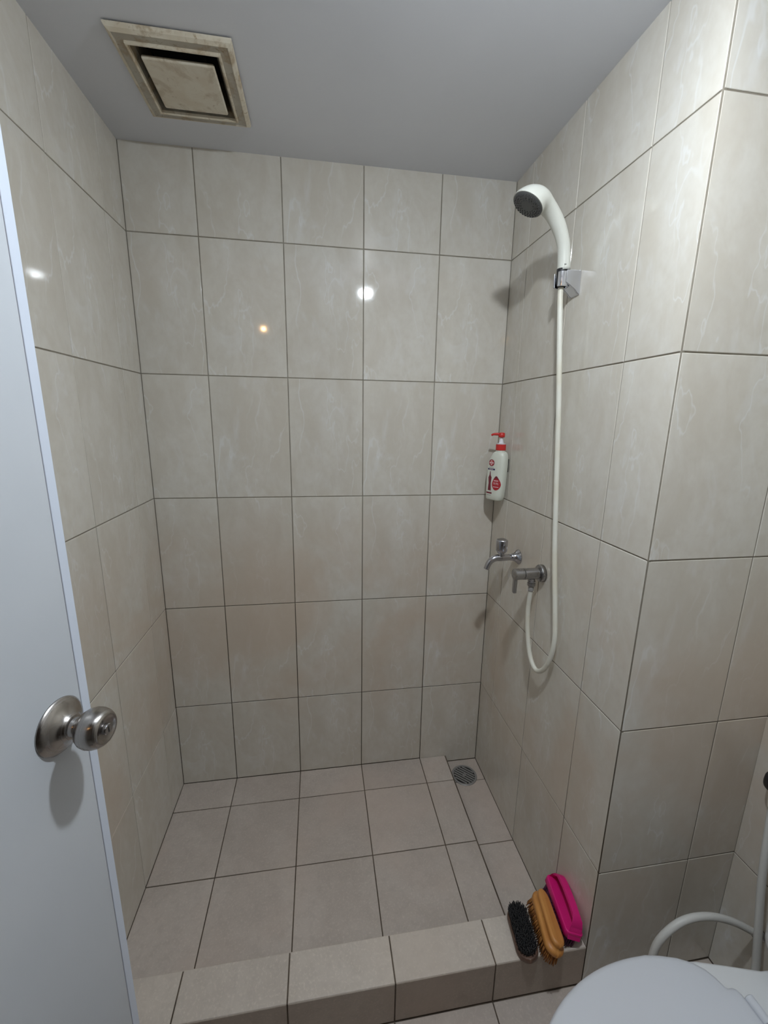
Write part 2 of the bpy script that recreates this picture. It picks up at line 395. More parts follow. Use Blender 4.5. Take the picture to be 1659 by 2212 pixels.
# hallway beyond the doorway
struct(MB().box((-1.5, -3.4, -0.14), (1.5, YF-0.12, ZO)).build('floor_hall', M['plaster']), 'hallway floor beyond the doorway')
struct(MB().box((-1.5, -3.4, 2.4), (1.5, YF-0.12, 2.5)).build('ceiling_hall', M['plaster']), 'hallway ceiling beyond the doorway')
struct(MB().box((-1.5, -3.5, ZO), (1.5, -3.4, 2.4)).box((-1.6, -3.5, ZO), (-1.5, YF-0.12, 2.4)).box((1.5, -3.5, ZO), (1.6, YF-0.12, 2.4))
       .box((-1.5, YF-0.13, ZO), (XL-0.1, YF-0.12, 2.4)).box((XT+0.1, YF-0.13, ZO), (1.5, YF-0.12, 2.4)).box((XL-0.1, YF-0.13, ZC), (XT+0.1, YF-0.12, 2.4))
       .build('wall_hall', M['plaster']), 'hallway walls beyond the doorway')

# ---------------------------------------------------------------- lamps
L0 = Vector((0.119, -1.03, ZC))
t = thing('ceiling_lamp', L0, 'round bare-bulb ceiling lamp above the bathroom floor', 'lamp')
MB().lathe([(0.068, 0), (0.068, 0.006), (0.060, 0.014), (0.040, 0.020), (0.030, 0.024), (0.026, 0.042), (0.024, 0.046)], L0, -Z, 40, sharp=(1,)).build('holder', M['white'], t, world=True)
MB().lathe([(0.017, 0.044), (0.017, 0.055), (0.022, 0.068), (0.0302, 0.0795)], L0, -Z, 32).build('bulb_base', M['white'], t, world=True)
pr = [(0.030*math.cos(a), 0.080+0.017*math.sin(a)) for a in [math.radians(k) for k in range(0, 91, 10)]]
MB().lathe(pr, L0, -Z, 32).build('bulb', M['bulb'], t, world=True)
H0 = Vector((-0.60, -2.5, 2.4))
t = thing('hall_lamp', H0, 'warm bare bulb hanging in the hallway', 'lamp')
MB().lathe([(0.04, 0), (0.04, 0.02), (0.005, 0.024), (0.005, 0.20), (0.014, 0.205), (0.009, 0.238)], H0, -Z, 24).build('cord', M['white'], t, world=True)
MB().lathe([(0.0078, 0.238)]+[(0.009*math.cos(a), 0.244+0.009*math.sin(a)) for a in [math.radians(k) for k in range(-30, 91, 15)]], H0, -Z, 24).build('bulb', M['hbulb'], t, world=True)

# ---------------------------------------------------------------- door
e = Vector((0.2175, 0.976, 0)).normalized(); nrm = Vector((e.y, -e.x, 0))
ros = Vector((-0.4988, -0.9432, 1.0118)); U0 = 0.60
hinge = Vector((ros.x-e.x*U0, ros.y-e.y*U0, ZO+0.012))
DW = U0+0.0530; DH = 1.97-hinge.z
rz = math.atan2(e.y, e.x)
dr = MB().box((0.0, 0.0, 0), (DW-0.0150, 0.036, DH)).build('door_1', M['door'], None, hinge, (0, 0, rz))
dr['kind'] = 'structure'; dr['label'] = 'white door leaf standing open at the left edge of the picture'
MB().box((DW-0.0150, 0.0012, 0), (DW-0.0140, 0.036, DH)).build('seam', M['seam'], dr)
bevel(MB().box((DW-0.0140, -0.0006, 0), (DW, 0.0366, DH)).build('edge_strip', M['doorstrip'], dr), 0.0012)
kz = ros.z-hinge.z; kc = Vector((U0, 0, kz)); ka = Vector((0, -1, 0))
k = bpy.data.objects.new('door_knob', None)
kn = MB().lathe([(0.0125, 0.0300), (0.0165, 0.0315), (0.0212, 0.0355), (0.0245, 0.0405), (0.0262, 0.0465), (0.0260, 0.0530), (0.0243, 0.0590), (0.0215, 0.0635), (0.0190, 0.0658), (0.0178, 0.0660), (0.0160, 0.0648), (0.0110, 0.0635), (0.0080, 0.0632)], kc, ka, 48).build('door_knob', M['steel'], dr)
kn['label'] = 'round brushed steel door knob with a key slot'
MB().lathe([(0.0372, 0.0), (0.0372, 0.0015), (0.0345, 0.0050), (0.0285, 0.0085), (0.0215, 0.0120), (0.0175, 0.0165), (0.0155, 0.0195), (0.0150, 0.0200)], kc, ka, 56, sharp=(1,)).build('rosette', M['steel'], kn)
MB().lathe([(0.0148, 0.0170), (0.0150, 0.0205), (0.0128, 0.0215), (0.0122, 0.0235), (0.0122, 0.033)], kc, ka, 40, sharp=(1, 2)).build('knob_neck', M['steel'], kn)
MB().lathe([(0.0072, 0.0620), (0.0072, 0.0672), (0.0064, 0.0682), (0.0030, 0.0682)], kc, ka, 24, sharp=(1, 2)).build('key_cylinder', M['chrome'], kn)
MB().box((U0-0.0008, -0.06845, kz-0.004), (U0+0.0008, -0.0680, kz+0.004)).build('key_slot', M['black'], kn)

# ---------------------------------------------------------------- ceiling exhaust fan grille
vc = Vector(((vx0+vx1)/2, (vy0+vy1)/2, ZC)); hx, hy = (vx1-vx0)/2, (vy1-vy0)/2
t = thing('exhaust_fan', vc, 'grimy square cream exhaust fan grille on the ceiling', 'exhaust fan')
def rect_ring(prof):      # prof: (inset, drop) from the outer edge -> mitred square frame
    m_ = MB(); rr = []
    for ins, dz in prof:
        a, b = hx-ins, hy-ins; rr.append([Vector((-a, -b, -dz)), Vector((a, -b, -dz)), Vector((a, b, -dz)), Vector((-a, b, -dz))])
    m_.rings(rr, False, False, smooth=False); return m_
fix_normals(rect_ring([(0.004, 0.0028), (0, 0.0028), (0.0, 0.006), (0.0025, 0.0105), (0.009, 0.0145), (0.0105, 0.0140)]).build('outer_lip', M['ventl'], t))
fix_normals(rect_ring([(0.0105, 0.0140), (0.012, 0.0125), (0.0280, 0.0125)]).build('flat_band', M['ventf'], t))
fix_normals(rect_ring([(0.0280, 0.0125), (0.0280, 0.0175), (0.0300, 0.0185), (0.0330, 0.0170), (0.0345, 0.012)]).build('inner_bead', M['ventl'], t))
fix_normals(rect_ring([(0.0345, 0.012), (0.0405, 0.002), (0.0415, -0.006)]).build('throat_lip', M['ventg'], t))
fix_normals(rect_ring([(0.0412, -0.004), (0.0412, -0.060)]).build('throat', M['ventg'], t))
fix_normals(rect_ring([(0.0035, 0.0), (0.0035, 0.0029)]).build('shadow_gap_ring', M['dark'], t))  # near-black ring colours in the grime and shadow line above the lip
a, b = hx-0.0412, hy-0.0412
MB().box((-a, -b, 0.058), (a, b, 0.062)).build('throat_back', M['dark'], t)
pa, pb = 0.0745, 0.0760
p = bevel(MB().box((-pa, -pb, -0.0185), (pa, pb, -0.0105)).build('center_panel', M['ventp'], t), 0.006, 3)
p.location = (0.0, 0.004, 0.0)
for sx in (-1, 1):
    for sy in (-1, 1):
        MB().lathe([(0.004, 0), (0.004, 0.0685)], (sx*0.05, sy*0.05+0.004, -0.0110), Z, 10).build('panel_post', M['dark'], t)

# ---------------------------------------------------------------- shower bracket, hand shower, hose
B0 = Vector((XR, -0.398, 1.76))
t = thing('shower_bracket', B0, 'chrome wall bracket holding the white hand shower', 'bracket')
prof = [(XR, 1.783), (0.484, 1.783), (0.4755, 1.7825), (0.4755, 1.748), (0.478, 1.7455), (0.486, 1.739), (0.494, 1.731), (XR, 1.7265)]
chk = [(XR, 1.7833), (0.484, 1.7833), (0.4635, 1.7828), (0.4610, 1.7800), (0.4610, 1.7535), (0.4660, 1.7510), (0.476, 1.7450), (0.486, 1.7385), (0.494, 1.7305), (XR, 1.7255)]
def plate(name, prof, ya, yb):
    rr = [[Vector((x, ya, z)) for x, z in prof], [Vector((x, yb, z)) for x, z in prof]]
    return bevel(fix_normals(MB().rings(rr, smooth=False).build(name, M['chrome2'], t, world=True)), 0.0018, 3)
plate('wall_body', prof, -0.4175, -0.3865)
plate('cheek', chk, -0.4215, -0.4168); plate('cheek', chk, -0.3872, -0.3825)
m_ = MB(); cc = Vector((0.4595, -0.402, 1.763)); rr = []
for k in range(25):
    a = math.radians(-180+30+(360-60)*k/24)
    d = Vector((math.cos(a), math.sin(a), 0))
    rr.append([cc+d*0.0130+Z*(-0.0175), cc+d*0.0180+Z*(-0.0175), cc+d*0.0188+Z*0.0165, cc+d*0.0155+Z*0.0165])
m_.rings(rr, smooth=False)
bevel(fix_normals(m_.build('clip_ring', M['chrome2'], t, world=True)), 0.0012, 2)
HS = Vector((0.4595, -0.402, 1.782))
t = thing('hand_shower', HS, 'ivory plastic hand shower with grey spray face in its bracket', 'shower head')
fc = Vector((0.3460, -0.4190, 1.9144)); fn = Vector((-0.51, -0.02, -0.86)).normalized()
# cross-sections (inner x, z; outer x, z; centre y; half width in y) swinging round from the handle to the rim of the face
SEC = [(0.4449, 1.7836, 0.4812, 1.7859, -0.4020, 0.0152), (0.4401, 1.8297, 0.4737, 1.8403, -0.4035, 0.0158), (0.4268, 1.8586, 0.4589, 1.8782, -0.4060, 0.0168),
       (0.4088, 1.8821, 0.4423, 1.9020, -0.4095, 0.0182), (0.3968, 1.8939, 0.4255, 1.9178, -0.4125, 0.0202), (0.3895, 1.8992, 0.4054, 1.9337, -0.4150, 0.0245),
       (0.3861, 1.9010, 0.3857, 1.9466, -0.4170, 0.0300), (0.3847, 1.9015, 0.3622, 1.9536, -0.4180, 0.0350), (0.3837, 1.9017, 0.3378, 1.9513, -0.4185, 0.0378),
       (0.3825, 1.8995, 0.3188, 1.9409, -0.4190, 0.0388), (0.3795, 1.8945, 0.3125, 1.9343, -0.4190, 0.0388)]
SHR = [0.85, 0.85, 0.86, 0.88, 0.90, 0.93, 0.96, 0.97, 0.98, 1.0, 1.0]
def catmull(L, sub_):
    out = []
    for i in range(len(L)-1):
        p0, p1, p2, p3 = L[max(i-1, 0)], L[i], L[i+1], L[min(i+2, len(L)-1)]
        for k in range(sub_):
            q = k/sub_; out.append([0.5*(2*b+(c-a)*q+(2*a-5*b+4*c-d)*q*q+(3*b-a-3*c+d)*q**3) for a, b, c, d in zip(p0, p1, p2, p3)])
    return out+[list(L[-1])]
m_ = MB(); rr = []
for ix, iz, ox, oz, yc, hw, f in catmull([list(a)+[b] for a, b in zip(SEC, SHR)], 5):
    ce_ = Vector(((ix+ox)/2, yc, (iz+oz)/2)); hv = Vector((ox-ix, 0, oz-iz))*0.5*f
    rr.append([ce_+hv*math.cos(a)+Y*hw*math.sin(a) for a in [2*math.pi*k/40 for k in range(40)]])
m_.rings(rr)
ho = fix_normals(m_.build('body', M['white'], t, world=True))
MB().lathe([(0.0372, -0.004), (0.0372, 0.0012), (0.0350, 0.0026), (0.0200, 0.0038), (0.0001, 0.0042)], fc, fn, 48, sharp=(1,)).build('spray_face', M['spray'], t, world=True)
m_ = MB(); u = fn.orthogonal().normalized(); w = fn.cross(u)
for r_, n_ in ((0.0165, 14), (0.0215, 18), (0.0265, 24), (0.0318, 28)):
    for k in range(n_):
        a = 2*math.pi*(k+0.5*(n_ % 4 == 2))/n_
        m_.lathe([(0.0011, 0.0015), (0.0009, 0.0052), (0.0004, 0.0056)], fc+(u*math.cos(a)+w*math.sin(a))*r_, fn, 6)
o = m_.build('spray_nozzles', M['nozzle'], t, world=True); o['kind'] = 'stuff'
MB().box((0.4595-0.0045, -0.4187, 1.7945), (0.4595+0.0000, -0.4172, 1.7957)).build('mark', M['print_grey'], t, world=True)
MB().lathe([(0.0135, 0.006), (0.0132, 0.0), (0.0122, -0.026), (0.0085, -0.034), (0.0075, -0.036)], HS, Z, 24).build('connector', M['black'], t, world=True)
hp = [(0.4600, -0.4020, 1.7455), (0.4605, -0.4035, 1.715), (0.4650, -0.4150, 1.600), (0.4720, -0.4280, 1.450), (0.4780, -0.4400, 1.290), (0.4810, -0.4660, 1.070), (0.4815, -0.4990, 0.900), (0.4805, -0.5120, 0.826),
      (0.4790, -0.5040, 0.7640), (0.4770, -0.4800, 0.7150), (0.4740, -0.4460, 0.6920), (0.4720, -0.4100, 0.7180), (0.4705, -0.3850, 0.7850), (0.4700, -0.3760, 0.8500), (0.4688, -0.3805, 0.895), (0.4684, -0.3840, 0.9173)]
o = MB().sweep(hp, 0.0068, 14, 8).build('shower_hose', M['hose'])
tag(o, 'ivory shower hose hanging from the hand shower and looping up to the valve', 'hose')

# ---------------------------------------------------------------- tap and valve
T0 = Vector((XR, -0.228, 0.971))
t = thing('water_tap', T0, 'chrome bib tap with curved spout and top knob, above the drain', 'tap')
MB().lathe([(0.0245, 0.0), (0.0245, 0.002), (0.0210, 0.006), (0.0150, 0.013), (0.0120, 0.022), (0.0104, 0.034)], T0, -X, 36, sharp=(1,)).build('flange', M['chrome'], t, world=True)
x0 = 0.4385
MB().sweep([(XR-0.030, -0.228, 0.971), (0.455, -0.228, 0.9705), (0.438, -0.228, 0.9705), (0.422, -0.228, 0.9700), (0.408, -0.228, 0.9640), (0.3975, -0.228, 0.9515), (0.3905, -0.228, 0.9325)], [0.0104, 0.0112, 0.0122, 0.0112, 0.0104, 0.0098, 0.0094], 20, 6).build('spout', M['chrome'], t, world=True)
MB().lathe([(0.0105, 0.968), (0.0112, 0.978), (0.0098, 0.985), (0.0092, 0.995)], (x0, -0.228, 0), Z, 28).build('stem', M['chrome'], t, world=True)
m_ = MB(); rr = []
kr_ = 0.0192
for z_, s_ in ((0.9885, 0.70), (0.9925, 0.90), (0.9970, 1.0), (1.0290, 1.06), (1.0325, 1.0), (1.0335, 0.85), (1.0318, 0.5), (1.0315, 0.05)):
    rr.append([Vector((x0+kr_*s_*(1-0.07*(1+math.cos(3*a)))*math.cos(a), -0.228+kr_*s_*(1-0.07*(1+math.cos(3*a)))*math.sin(a), z_)) for a in [2*math.pi*j/48 for j in range(48)]])
m_.rings(rr).build('knob', M['chrome'], t, world=True)
V0 = Vector((XR, -0.384, 0.972))
t = thing('shower_valve', V0, 'cylindrical satin metal shower valve with lever handle feeding the hose', 'valve')
MB().lathe([(0.0262, 0.0), (0.0262, 0.010), (0.0245, 0.0125), (0.0175, 0.0128)], V0, -X, 40, sharp=(1, 2)).build('flange', M['satin'], t, world=True)
MB().lathe([(0.0150, 0.0125), (0.0150, 0.016), (0.0168, 0.0165), (0.0168, 0.0590), (0.0158, 0.0600)], V0, -X, 36, sharp=(1, 2, 3)).build('body', M['satin'], t, world=True)
MB().lathe([(0.0150, 0.0600), (0.0150, 0.0618), (0.0166, 0.0622), (0.0166, 0.0895), (0.0150, 0.0910), (0.001, 0.0912)], V0, -X, 36, sharp=(1, 2, 3)).build('handle_cap', M['satin'], t, world=True)
bevel(MB().box((XR-0.0905, -0.3905, 0.9135), (XR-0.0800, -0.3775, 0.962)).build('lever', M['satin'], t, world=True), 0.0025, 2)
MB().lathe([(0.0092, 0.958), (0.0092, 0.9495), (0.0112, 0.9490), (0.0112, 0.9460), (0.0098, 0.9455), (0.0098, 0.9440), (0.0116, 0.9435), (0.0116, 0.9350), (0.0105, 0.9335)], (0.4680, -0.384, 0), Z, 24, sharp=(1, 2, 3, 4, 5, 6, 7)).build('outlet_nut', M['satin'], t, world=True)
MB().lathe([(0.0082, 0.936), (0.0080, 0.918), (0.0072, 0.9175)], (0.4684, -0.384, 0), Z, 20, sharp=(1,)).build('ferrule', M['drain'], t, world=True)

# ---------------------------------------------------------------- soap bottle on the right wall by the corner
Bz = 1.139; bc = Vector((0.4670, -0.0830, Bz))
t = thing('soap_bottle', bc, 'white pump soap bottle with red cap fixed in the shower corner', 'soap bottle', (0, 0, math.radians(27)))
def boutline(hw, hd, n=40, p_=3.2):
    pts = []
    for k in range(n):
        a = 2*math.pi*k/n; c_, s_ = math.cos(a), math.sin(a)
        pts.append((hd*math.copysign(abs(c_)**(2/p_), c_), hw*math.copysign(abs(s_)**(2/p_), s_)))
    return pts
m_ = MB(); rr = []
for z_, hw, hd, dy in ((0.0, 0.0290, 0.0170, 0.002), (0.003, 0.0320, 0.0195, 0.002), (0.02, 0.0340, 0.0208, 0.001), (0.06, 0.0355, 0.0212, 0), (0.105, 0.0360, 0.0212, -0.001), (0.130, 0.0345, 0.0210, -0.003), (0.145, 0.0315, 0.0205, -0.0055), (0.156, 0.0275, 0.0198, -0.008), (0.164, 0.0235, 0.0188, -0.009), (0.168, 0.0205, 0.0175, -0.009), (0.170, 0.0165, 0.0155, -0.009)):
    rr.append([Vector((x, y+dy, z_)) for x, y in boutline(hw, hd)])
m_.rings(rr).build('body', M['bottle'], t)
ny = -0.009
MB().lathe([(0.0160, 0.168), (0.0155, 0.176)], (0, ny, 0), Z, 28).build('neck', M['bottle'], t)
MB().lathe([(0.0165, 0.1755), (0.0172, 0.1770), (0.0172, 0.1945), (0.0165, 0.1955), (0.012, 0.1956)], (0, ny, 0), Z, 32, sharp=(1, 2, 3)).build('collar', M['red'], t)
MB().lathe([(0.0152, 0.1950), (0.0152, 0.1990), (0.0085, 0.2000), (0.0070, 0.2080), (0.0050, 0.2160), (0.0045, 0.2230)], (0, ny, 0), Z, 24, sharp=(1, 2)).build('pump_stem', M['clear'], t)
m_ = MB().lathe([(0.0060, 0.2190), (0.0105, 0.2200), (0.0112, 0.2245), (0.0108, 0.2330), (0.0080, 0.2355), (0.001, 0.2360)], (0.0, ny, 0), Z, 24)
sd = Vector((-0.64, 0.77, 0)).normalized(); q = Vector((0, ny, 0.2300))
m_.sweep([q, q+sd*0.018, q+sd*0.028+Z*-0.0008, q+sd*0.0345+Z*-0.0045], [0.0052, 0.0045, 0.0038, 0.0032], 14, 4)
m_.build('pump_head', M['red'], t)
MB().box((0.016, -0.012, 0.10), (0.0230, 0.000, 0.115)).build('wall_hook', M['black'], t)
MB().box((0.0200, -0.030, 0.10), (0.0255, -0.004, 0.145)).build('hook_pad', M['black'], t)
# printed marks wrap the label side (facing -x); y runs along the face, mapped on the bottle surface
def surf(y, z_):
    z_ = max(0.004, z_)
    hw = 0.0355 if z_ < 0.1 else 0.0355-(z_-0.1)*0.03; hd = 0.0212 if z_ > 0.05 else 0.0206+0.0006*(z_/0.05)
    q_ = min(0.999, abs(y)/hw); return -hd*(1-q_**3.2)**(1/3.2)
def decal(name, polys, m, lift=0.0004):
    m_ = MB()
    for poly in polys:
        n = len(poly); cy_ = sum(p_[0] for p_ in poly)/n; cz_ = sum(p_[1] for p_ in poly)/n
        rings_ = []
        for f_ in (1.0, 0.66, 0.33, 0.02):
            rings_.append([Vector((surf(cy_+(y-cy_)*f_, cz_+(z_-cz_)*f_)-lift, cy_+(y-cy_)*f_, cz_+(z_-cz_)*f_)) for y, z_ in poly])
        m_.rings(rings_, False, True)
    return m_.build(name, m, t)
def sub(poly, k=6):
    out = []
    for i in range(len(poly)):
        (a0, b0), (a1, b1) = poly[i], poly[(i+1) % len(poly)]
        for j in range(k): out.append((a0+(a1-a0)*j/k, b0+(b1-b0)*j/k))
    return out
def rect(y0, y1, z0, z1, sl=0.0): return sub([(y0, z0), (y1, z0+sl), (y1, z1+sl), (y0, z1)])
circ = lambda y, z_, ry_, rz_, n=28: [(y+ry_*math.cos(2*math.pi*k/n), z_+rz_*math.sin(2*math.pi*k/n)) for k in range(n)]
# on this face +y lies at the picture's left
decal('emblem', [circ(0.0085, 0.1315, 0.0125, 0.0118)], M['print_dark'])
decal('emblem_ring', [circ(0.0085, 0.1315, 0.0108, 0.0101)], M['print_red'], 0.0006)
decal('emblem_cross', [rect(-0.0008, 0.0178, 0.1290, 0.1340), rect(0.0050, 0.0120, 0.1360, 0.1395), rect(0.0050, 0.0120, 0.1235, 0.1270)], M['print_pale'], 0.0008)
decal('print_line', [rect(-0.002, 0.019, 0.1150, 0.1162)], M['print_grey'])
decal('navy_bar', [rect(-0.008, 0.024, 0.1065, 0.1120)], M['print_navy'])
decal('navy_bar_line', [rect(-0.001, 0.017, 0.1085, 0.1100)], M['print_pale'], 0.0006)
tower = [(0.0185, 0.034), (0.0040, 0.034), (0.0062, 0.060), (0.0040, 0.080), (0.0090, 0.088), (0.0105, 0.102), (0.0130, 0.102), (0.0145, 0.088), (0.0190, 0.079), (0.0165, 0.060)]
decal('tower_figure', [sub(tower, 3)], M['print_dark'])
drop = []
for k in range(36):
    a = 2*math.pi*k/36; s_ = math.sin(a); c_ = math.cos(a)
    drop.append((-0.0160+0.0165*c_*(1-0.42*max(0, s_)**1.6), 0.0585+(0.0285 if s_ > 0 else 0.0215)*s_))
decal('drop_badge', [drop], M['print_red'])
decal('drop_badge_top', [[(y, z_) for y, z_ in drop if z_ > 0.0725]], M['print_dark'], 0.0006)
decal('badge_lines', [rect(-0.0245, -0.0070, 0.0690, 0.0720), rect(-0.0265, -0.0050, 0.0475, 0.0498)], M['print_pale'], 0.0008)
cu_ = bpy.data.curves.new('badge_number', 'FONT'); cu_.body = '99.9%'; cu_.size = 0.0120; cu_.align_x = 'CENTER'; cu_.align_y = 'CENTER'
tmp = bpy.data.objects.new('tmp', cu_); COL.objects.link(tmp)
bpy.context.view_layer.update()
me = bpy.data.meshes.new_from_object(tmp.evaluated_get(bpy.context.evaluated_depsgraph_get()))
bpy.data.objects.remove(tmp)
for v in me.vertices:
    yy = -0.0155-v.co.x*0.72; zz = 0.0600+v.co.y*1.0
    v.co = Vector((surf(yy, zz)-0.0009, yy, zz))
me.materials.clear(); me.materials.append(M['print_pale'])
o = bpy.data.objects.new('badge_number', me); COL.objects.link(o); o.parent = t
decal('maroon_bar', [rect(-0.0005, 0.0260, 0.0225, 0.0280)], M['print_dark'])
decal('bottom_line', [rect(0.003, 0.0230, 0.0165, 0.0180)], M['print_grey'])

# ---------------------------------------------------------------- floor drain
D0 = Vector((0.4225, -0.0815, ZS))
t = thing('floor_drain', D0, 'round slotted metal floor drain in the shower corner', 'drain')
MB().lathe([(0.0515, 0.0), (0.0515, 0.0020), (0.0500, 0.0032), (0.0435, 0.0032), (0.0428, 0.0006)], D0, Z, 48, sharp=(1, 2, 3), caps=(True, False)).build('rim', M['drain'], t, world=True)
MB().lathe([(0.0428, 0.0006), (0.001, 0.0006)], D0, Z, 48, caps=(False, False)).build('sump', M['slot'], t, world=True)
m_ = MB(); dirv = Vector((0.72, -0.69, 0)).normalized(); nv = Vector((-dirv.y, dirv.x, 0))
bars = []
pit = 0.0108
for k in range(-3, 4):
    c0 = k*pit; hw_ = 0.0031
    half = math.sqrt(max(0, 0.0425**2-(abs(c0)+hw_*0.4)**2))
    b_ = MB().add([], [])
    q0 = D0+nv*c0
    vs = []
    for zz in (0.0008, 0.0029):
        for sa, sb in ((-1, -1), (1, -1), (1, 1), (-1, 1)): vs.append(q0+dirv*half*sa+nv*hw_*sb+Z*zz)
    MB().add(vs, [(0, 3, 2, 1), (4, 5, 6, 7), (0, 1, 5, 4), (1, 2, 6, 5), (2, 3, 7, 6), (3, 0, 4, 7)]).build('bar', M['drain'], t, world=True)
MB().lathe([(0.0070, 0.0008), (0.0070, 0.0031), (0.0001, 0.0032)], D0, Z, 20, sharp=(1,)).build('hub', M['drain'], t, world=True)
MB().lathe([(0.0028, 0.0030), (0.0024, 0.0042), (0.0001, 0.0044)], D0, Z, 14).build('screw', M['chrome2'], t, world=True)

# ---------------------------------------------------------------- brushes on the curb
def bristles(parent, outl_hl, outl_hw, z0, z1, m, n=(9, 26), spread=1.12, r=0.0013, name='bristles', jit=0.0012):
    m_ = MB(); rnd = random.Random(3)
    out = stadium(outl_hl, outl_hw)
    hl, hw = outl_hl, outl_hw
    for i in range(n[0]):
        for j in range(n[1]):
            x = -hw+2*hw*(i+0.5)/n[0]; y = -hl+2*hl*(j+0.5)/n[1]
            yy = max(0, abs(y)-(hl-hw))
            if x*x+yy*yy > hw*hw: continue
            x += rnd.uniform(-jit, jit); y += rnd.uniform(-jit, jit)
            tx, ty = x*spread+rnd.uniform(-jit, jit), y*(1+(spread-1)*0.5)+rnd.uniform(-jit, jit)
            zt = z1+rnd.uniform(-0.0015, 0.001)*(1 if z1 > z0 else -1)
            m_.sweep([(x, y, z0), (tx, ty, zt)], [r, r*0.85], 5)
    o = m_.build(name, m, parent); o['kind'] = 'stuff'; return o
# dark brush lying on its back, bristles up
t = thing('scrub_brush', (0.3480, -0.7210, ZK), 'dark wooden brush with black bristles facing up on the curb', 'brush', (0, math.radians(-6), math.radians(-7)), 'brushes on the curb')
MB().loft(stadium(0.0600, 0.0275, 10), [(0.90, 0.95, 0.0016), (0.985, 0.99, 0.004), (1, 1, 0.008), (1, 1, 0.014), (0.97, 0.985, 0.0175), (0.92, 0.96, 0.0185)]).build('back', M['wood2'], t)
MB().loft(stadium(0.0525, 0.0220, 10), [(1, 1, 0.0175), (1.02, 1.01, 0.024)]).build('bristle_bed', M['br_black'], t)
bristles(t, 0.0535, 0.0222, 0.018, 0.0385, M['br_black'], (16, 38), 1.12)
# orange wooden brush with finger groove, bristles down
t = thing('wooden_brush', (0.3990, -0.7200, ZK), 'orange wooden brush with a finger groove between the two other brushes', 'brush', (0, math.radians(20), math.radians(-9)), 'brushes on the curb')
MB().loft([(x*(1.0-0.22*(y+0.0715)/0.143), y) for x, y in stadium(0.0715, 0.0250, 12)], [(0.93, 0.96, 0.0285), (1.0, 1.0, 0.0310), (1.02, 1.01, 0.0380), (0.99, 0.995, 0.0420), (0.86, 0.945, 0.0440), (0.73, 0.90, 0.0470), (0.70, 0.89, 0.0505), (0.74, 0.91, 0.0540), (0.76, 0.92, 0.0580), (0.70, 0.90, 0.0615), (0.52, 0.84, 0.0635)]).build('back', M['wood'], t)
MB().loft(stadium(0.0620, 0.0175, 10), [(1.05, 1.03, 0.012), (1, 1, 0.031)]).build('bristle_bed', M['br_tan'], t)
bristles(t, 0.0650, 0.0200, 0.0300, 0.003, M['br_tan'], (12, 40), 1.18)
# pink plastic brush with bridge handle, beside the pillar wall
t = thing('pink_brush', (0.4615, -0.6940, ZK+0.006), 'hot pink plastic brush with bridge handle leaning against the wall', 'brush', (math.radians(0), math.radians(19), math.radians(-9)), 'brushes on the curb')
po = stadium(0.0700, 0.0240, 8, 0.010)
MB().loft(po, [(0.92, 0.97, 0.0265), (1.0, 1.0, 0.0280), (1.0, 1.0, 0.0420), (0.97, 0.99, 0.0445), (0.90, 0.97, 0.0450)]).build('base', M['pink'], t)
m_ = MB(); rr = []
for y, zc, hh in ((-0.0690, 0.036, 0.008), (-0.0660, 0.048, 0.010), (-0.0600, 0.0620, 0.0075), (-0.048, 0.0710, 0.0050), (-0.02, 0.0745, 0.0042), (0.02, 0.0745, 0.0042), (0.048, 0.0710, 0.0050), (0.0600, 0.0620, 0.0075), (0.0660, 0.048, 0.010), (0.0690, 0.036, 0.008)):
    wv = 0.0100 if abs(y) < 0.05 else 0.0100+0.008*(abs(y)-0.05)/0.019
    tl = max(-1, min(1, y/0.069)); rr.append([Vector((x, y+tl*(-0.004)*sg, zc+sg*hh)) for x, sg in ((-wv, -1), (wv, -1), (wv, 1), (-wv, 1))])
m_.rings(rr, smooth=False)
bevel(fix_normals(m_.build('handle', M['pink'], t)), 0.0030, 3, 40)
MB().loft(stadium(0.0640, 0.0200, 8, 0.010), [(1.02, 1.01, 0.006), (1, 1, 0.0285)]).build('bristle_bed', M['br_purple'], t)
bristles(t, 0.0665, 0.0215, 0.0280, -0.001, M['br_purple'], (12, 34), 1.10)

# ---------------------------------------------------------------- toilet
TY = -1.125
T1 = Vector((0.50, TY, ZO))
t = thing('toilet', T1, 'white toilet with closed lid at the lower right corner', 'toilet')
def lid_outline(grow=0.0, back=0.612, tab=True):
    half = []
    for k in range(0, 25):
        a = math.pi/2*k/24
        half.append((0.445-(0.280+grow)*math.cos(a), (0.185+grow)*math.sin(a)))
    half += [(0.475, 0.1845+grow), (0.505, 0.179+grow), (0.535, 0.171+grow), (0.560, 0.160+grow), (0.576, 0.147+grow), (0.585, 0.133+grow), (0.5905, 0.118+grow)]
    if tab: half += [(0.594, 0.1155+grow), (0.603, 0.1150+grow), (0.6085, 0.1120+grow), (back, 0.104+grow), (back, 0.088)]
    else: half += [(back, 0.112+grow), (back, 0.09)]
    pts = [(x, y) for x, y in half]+[(x, -y) for x, y in reversed(half) if y > 1e-6]
    return pts
def slab(outl, levels):
    cx_ = 0.42; m_ = MB(); rr = []
    for ins, z_ in levels:
        ring = []
        for x, y in outl:
            d = Vector((x-cx_, y, 0)); L_ = d.length
            d = d*((L_-ins)/L_) if L_ > 1e-6 else d
            ring.append(Vector((cx_+d.x, TY+d.y, z_)))
        rr.append(ring)
    return m_.rings(rr)
ld = fix_normals(slab(lid_outline(), [(0.004, 0.3592), (0.0, 0.3612), (0.0, 0.3690), (0.0015, 0.3735), (0.005, 0.3772), (0.011, 0.3792), (0.03, 0.3802), (0.08, 0.3806)]).build('lid', M['lid'], t, world=True))
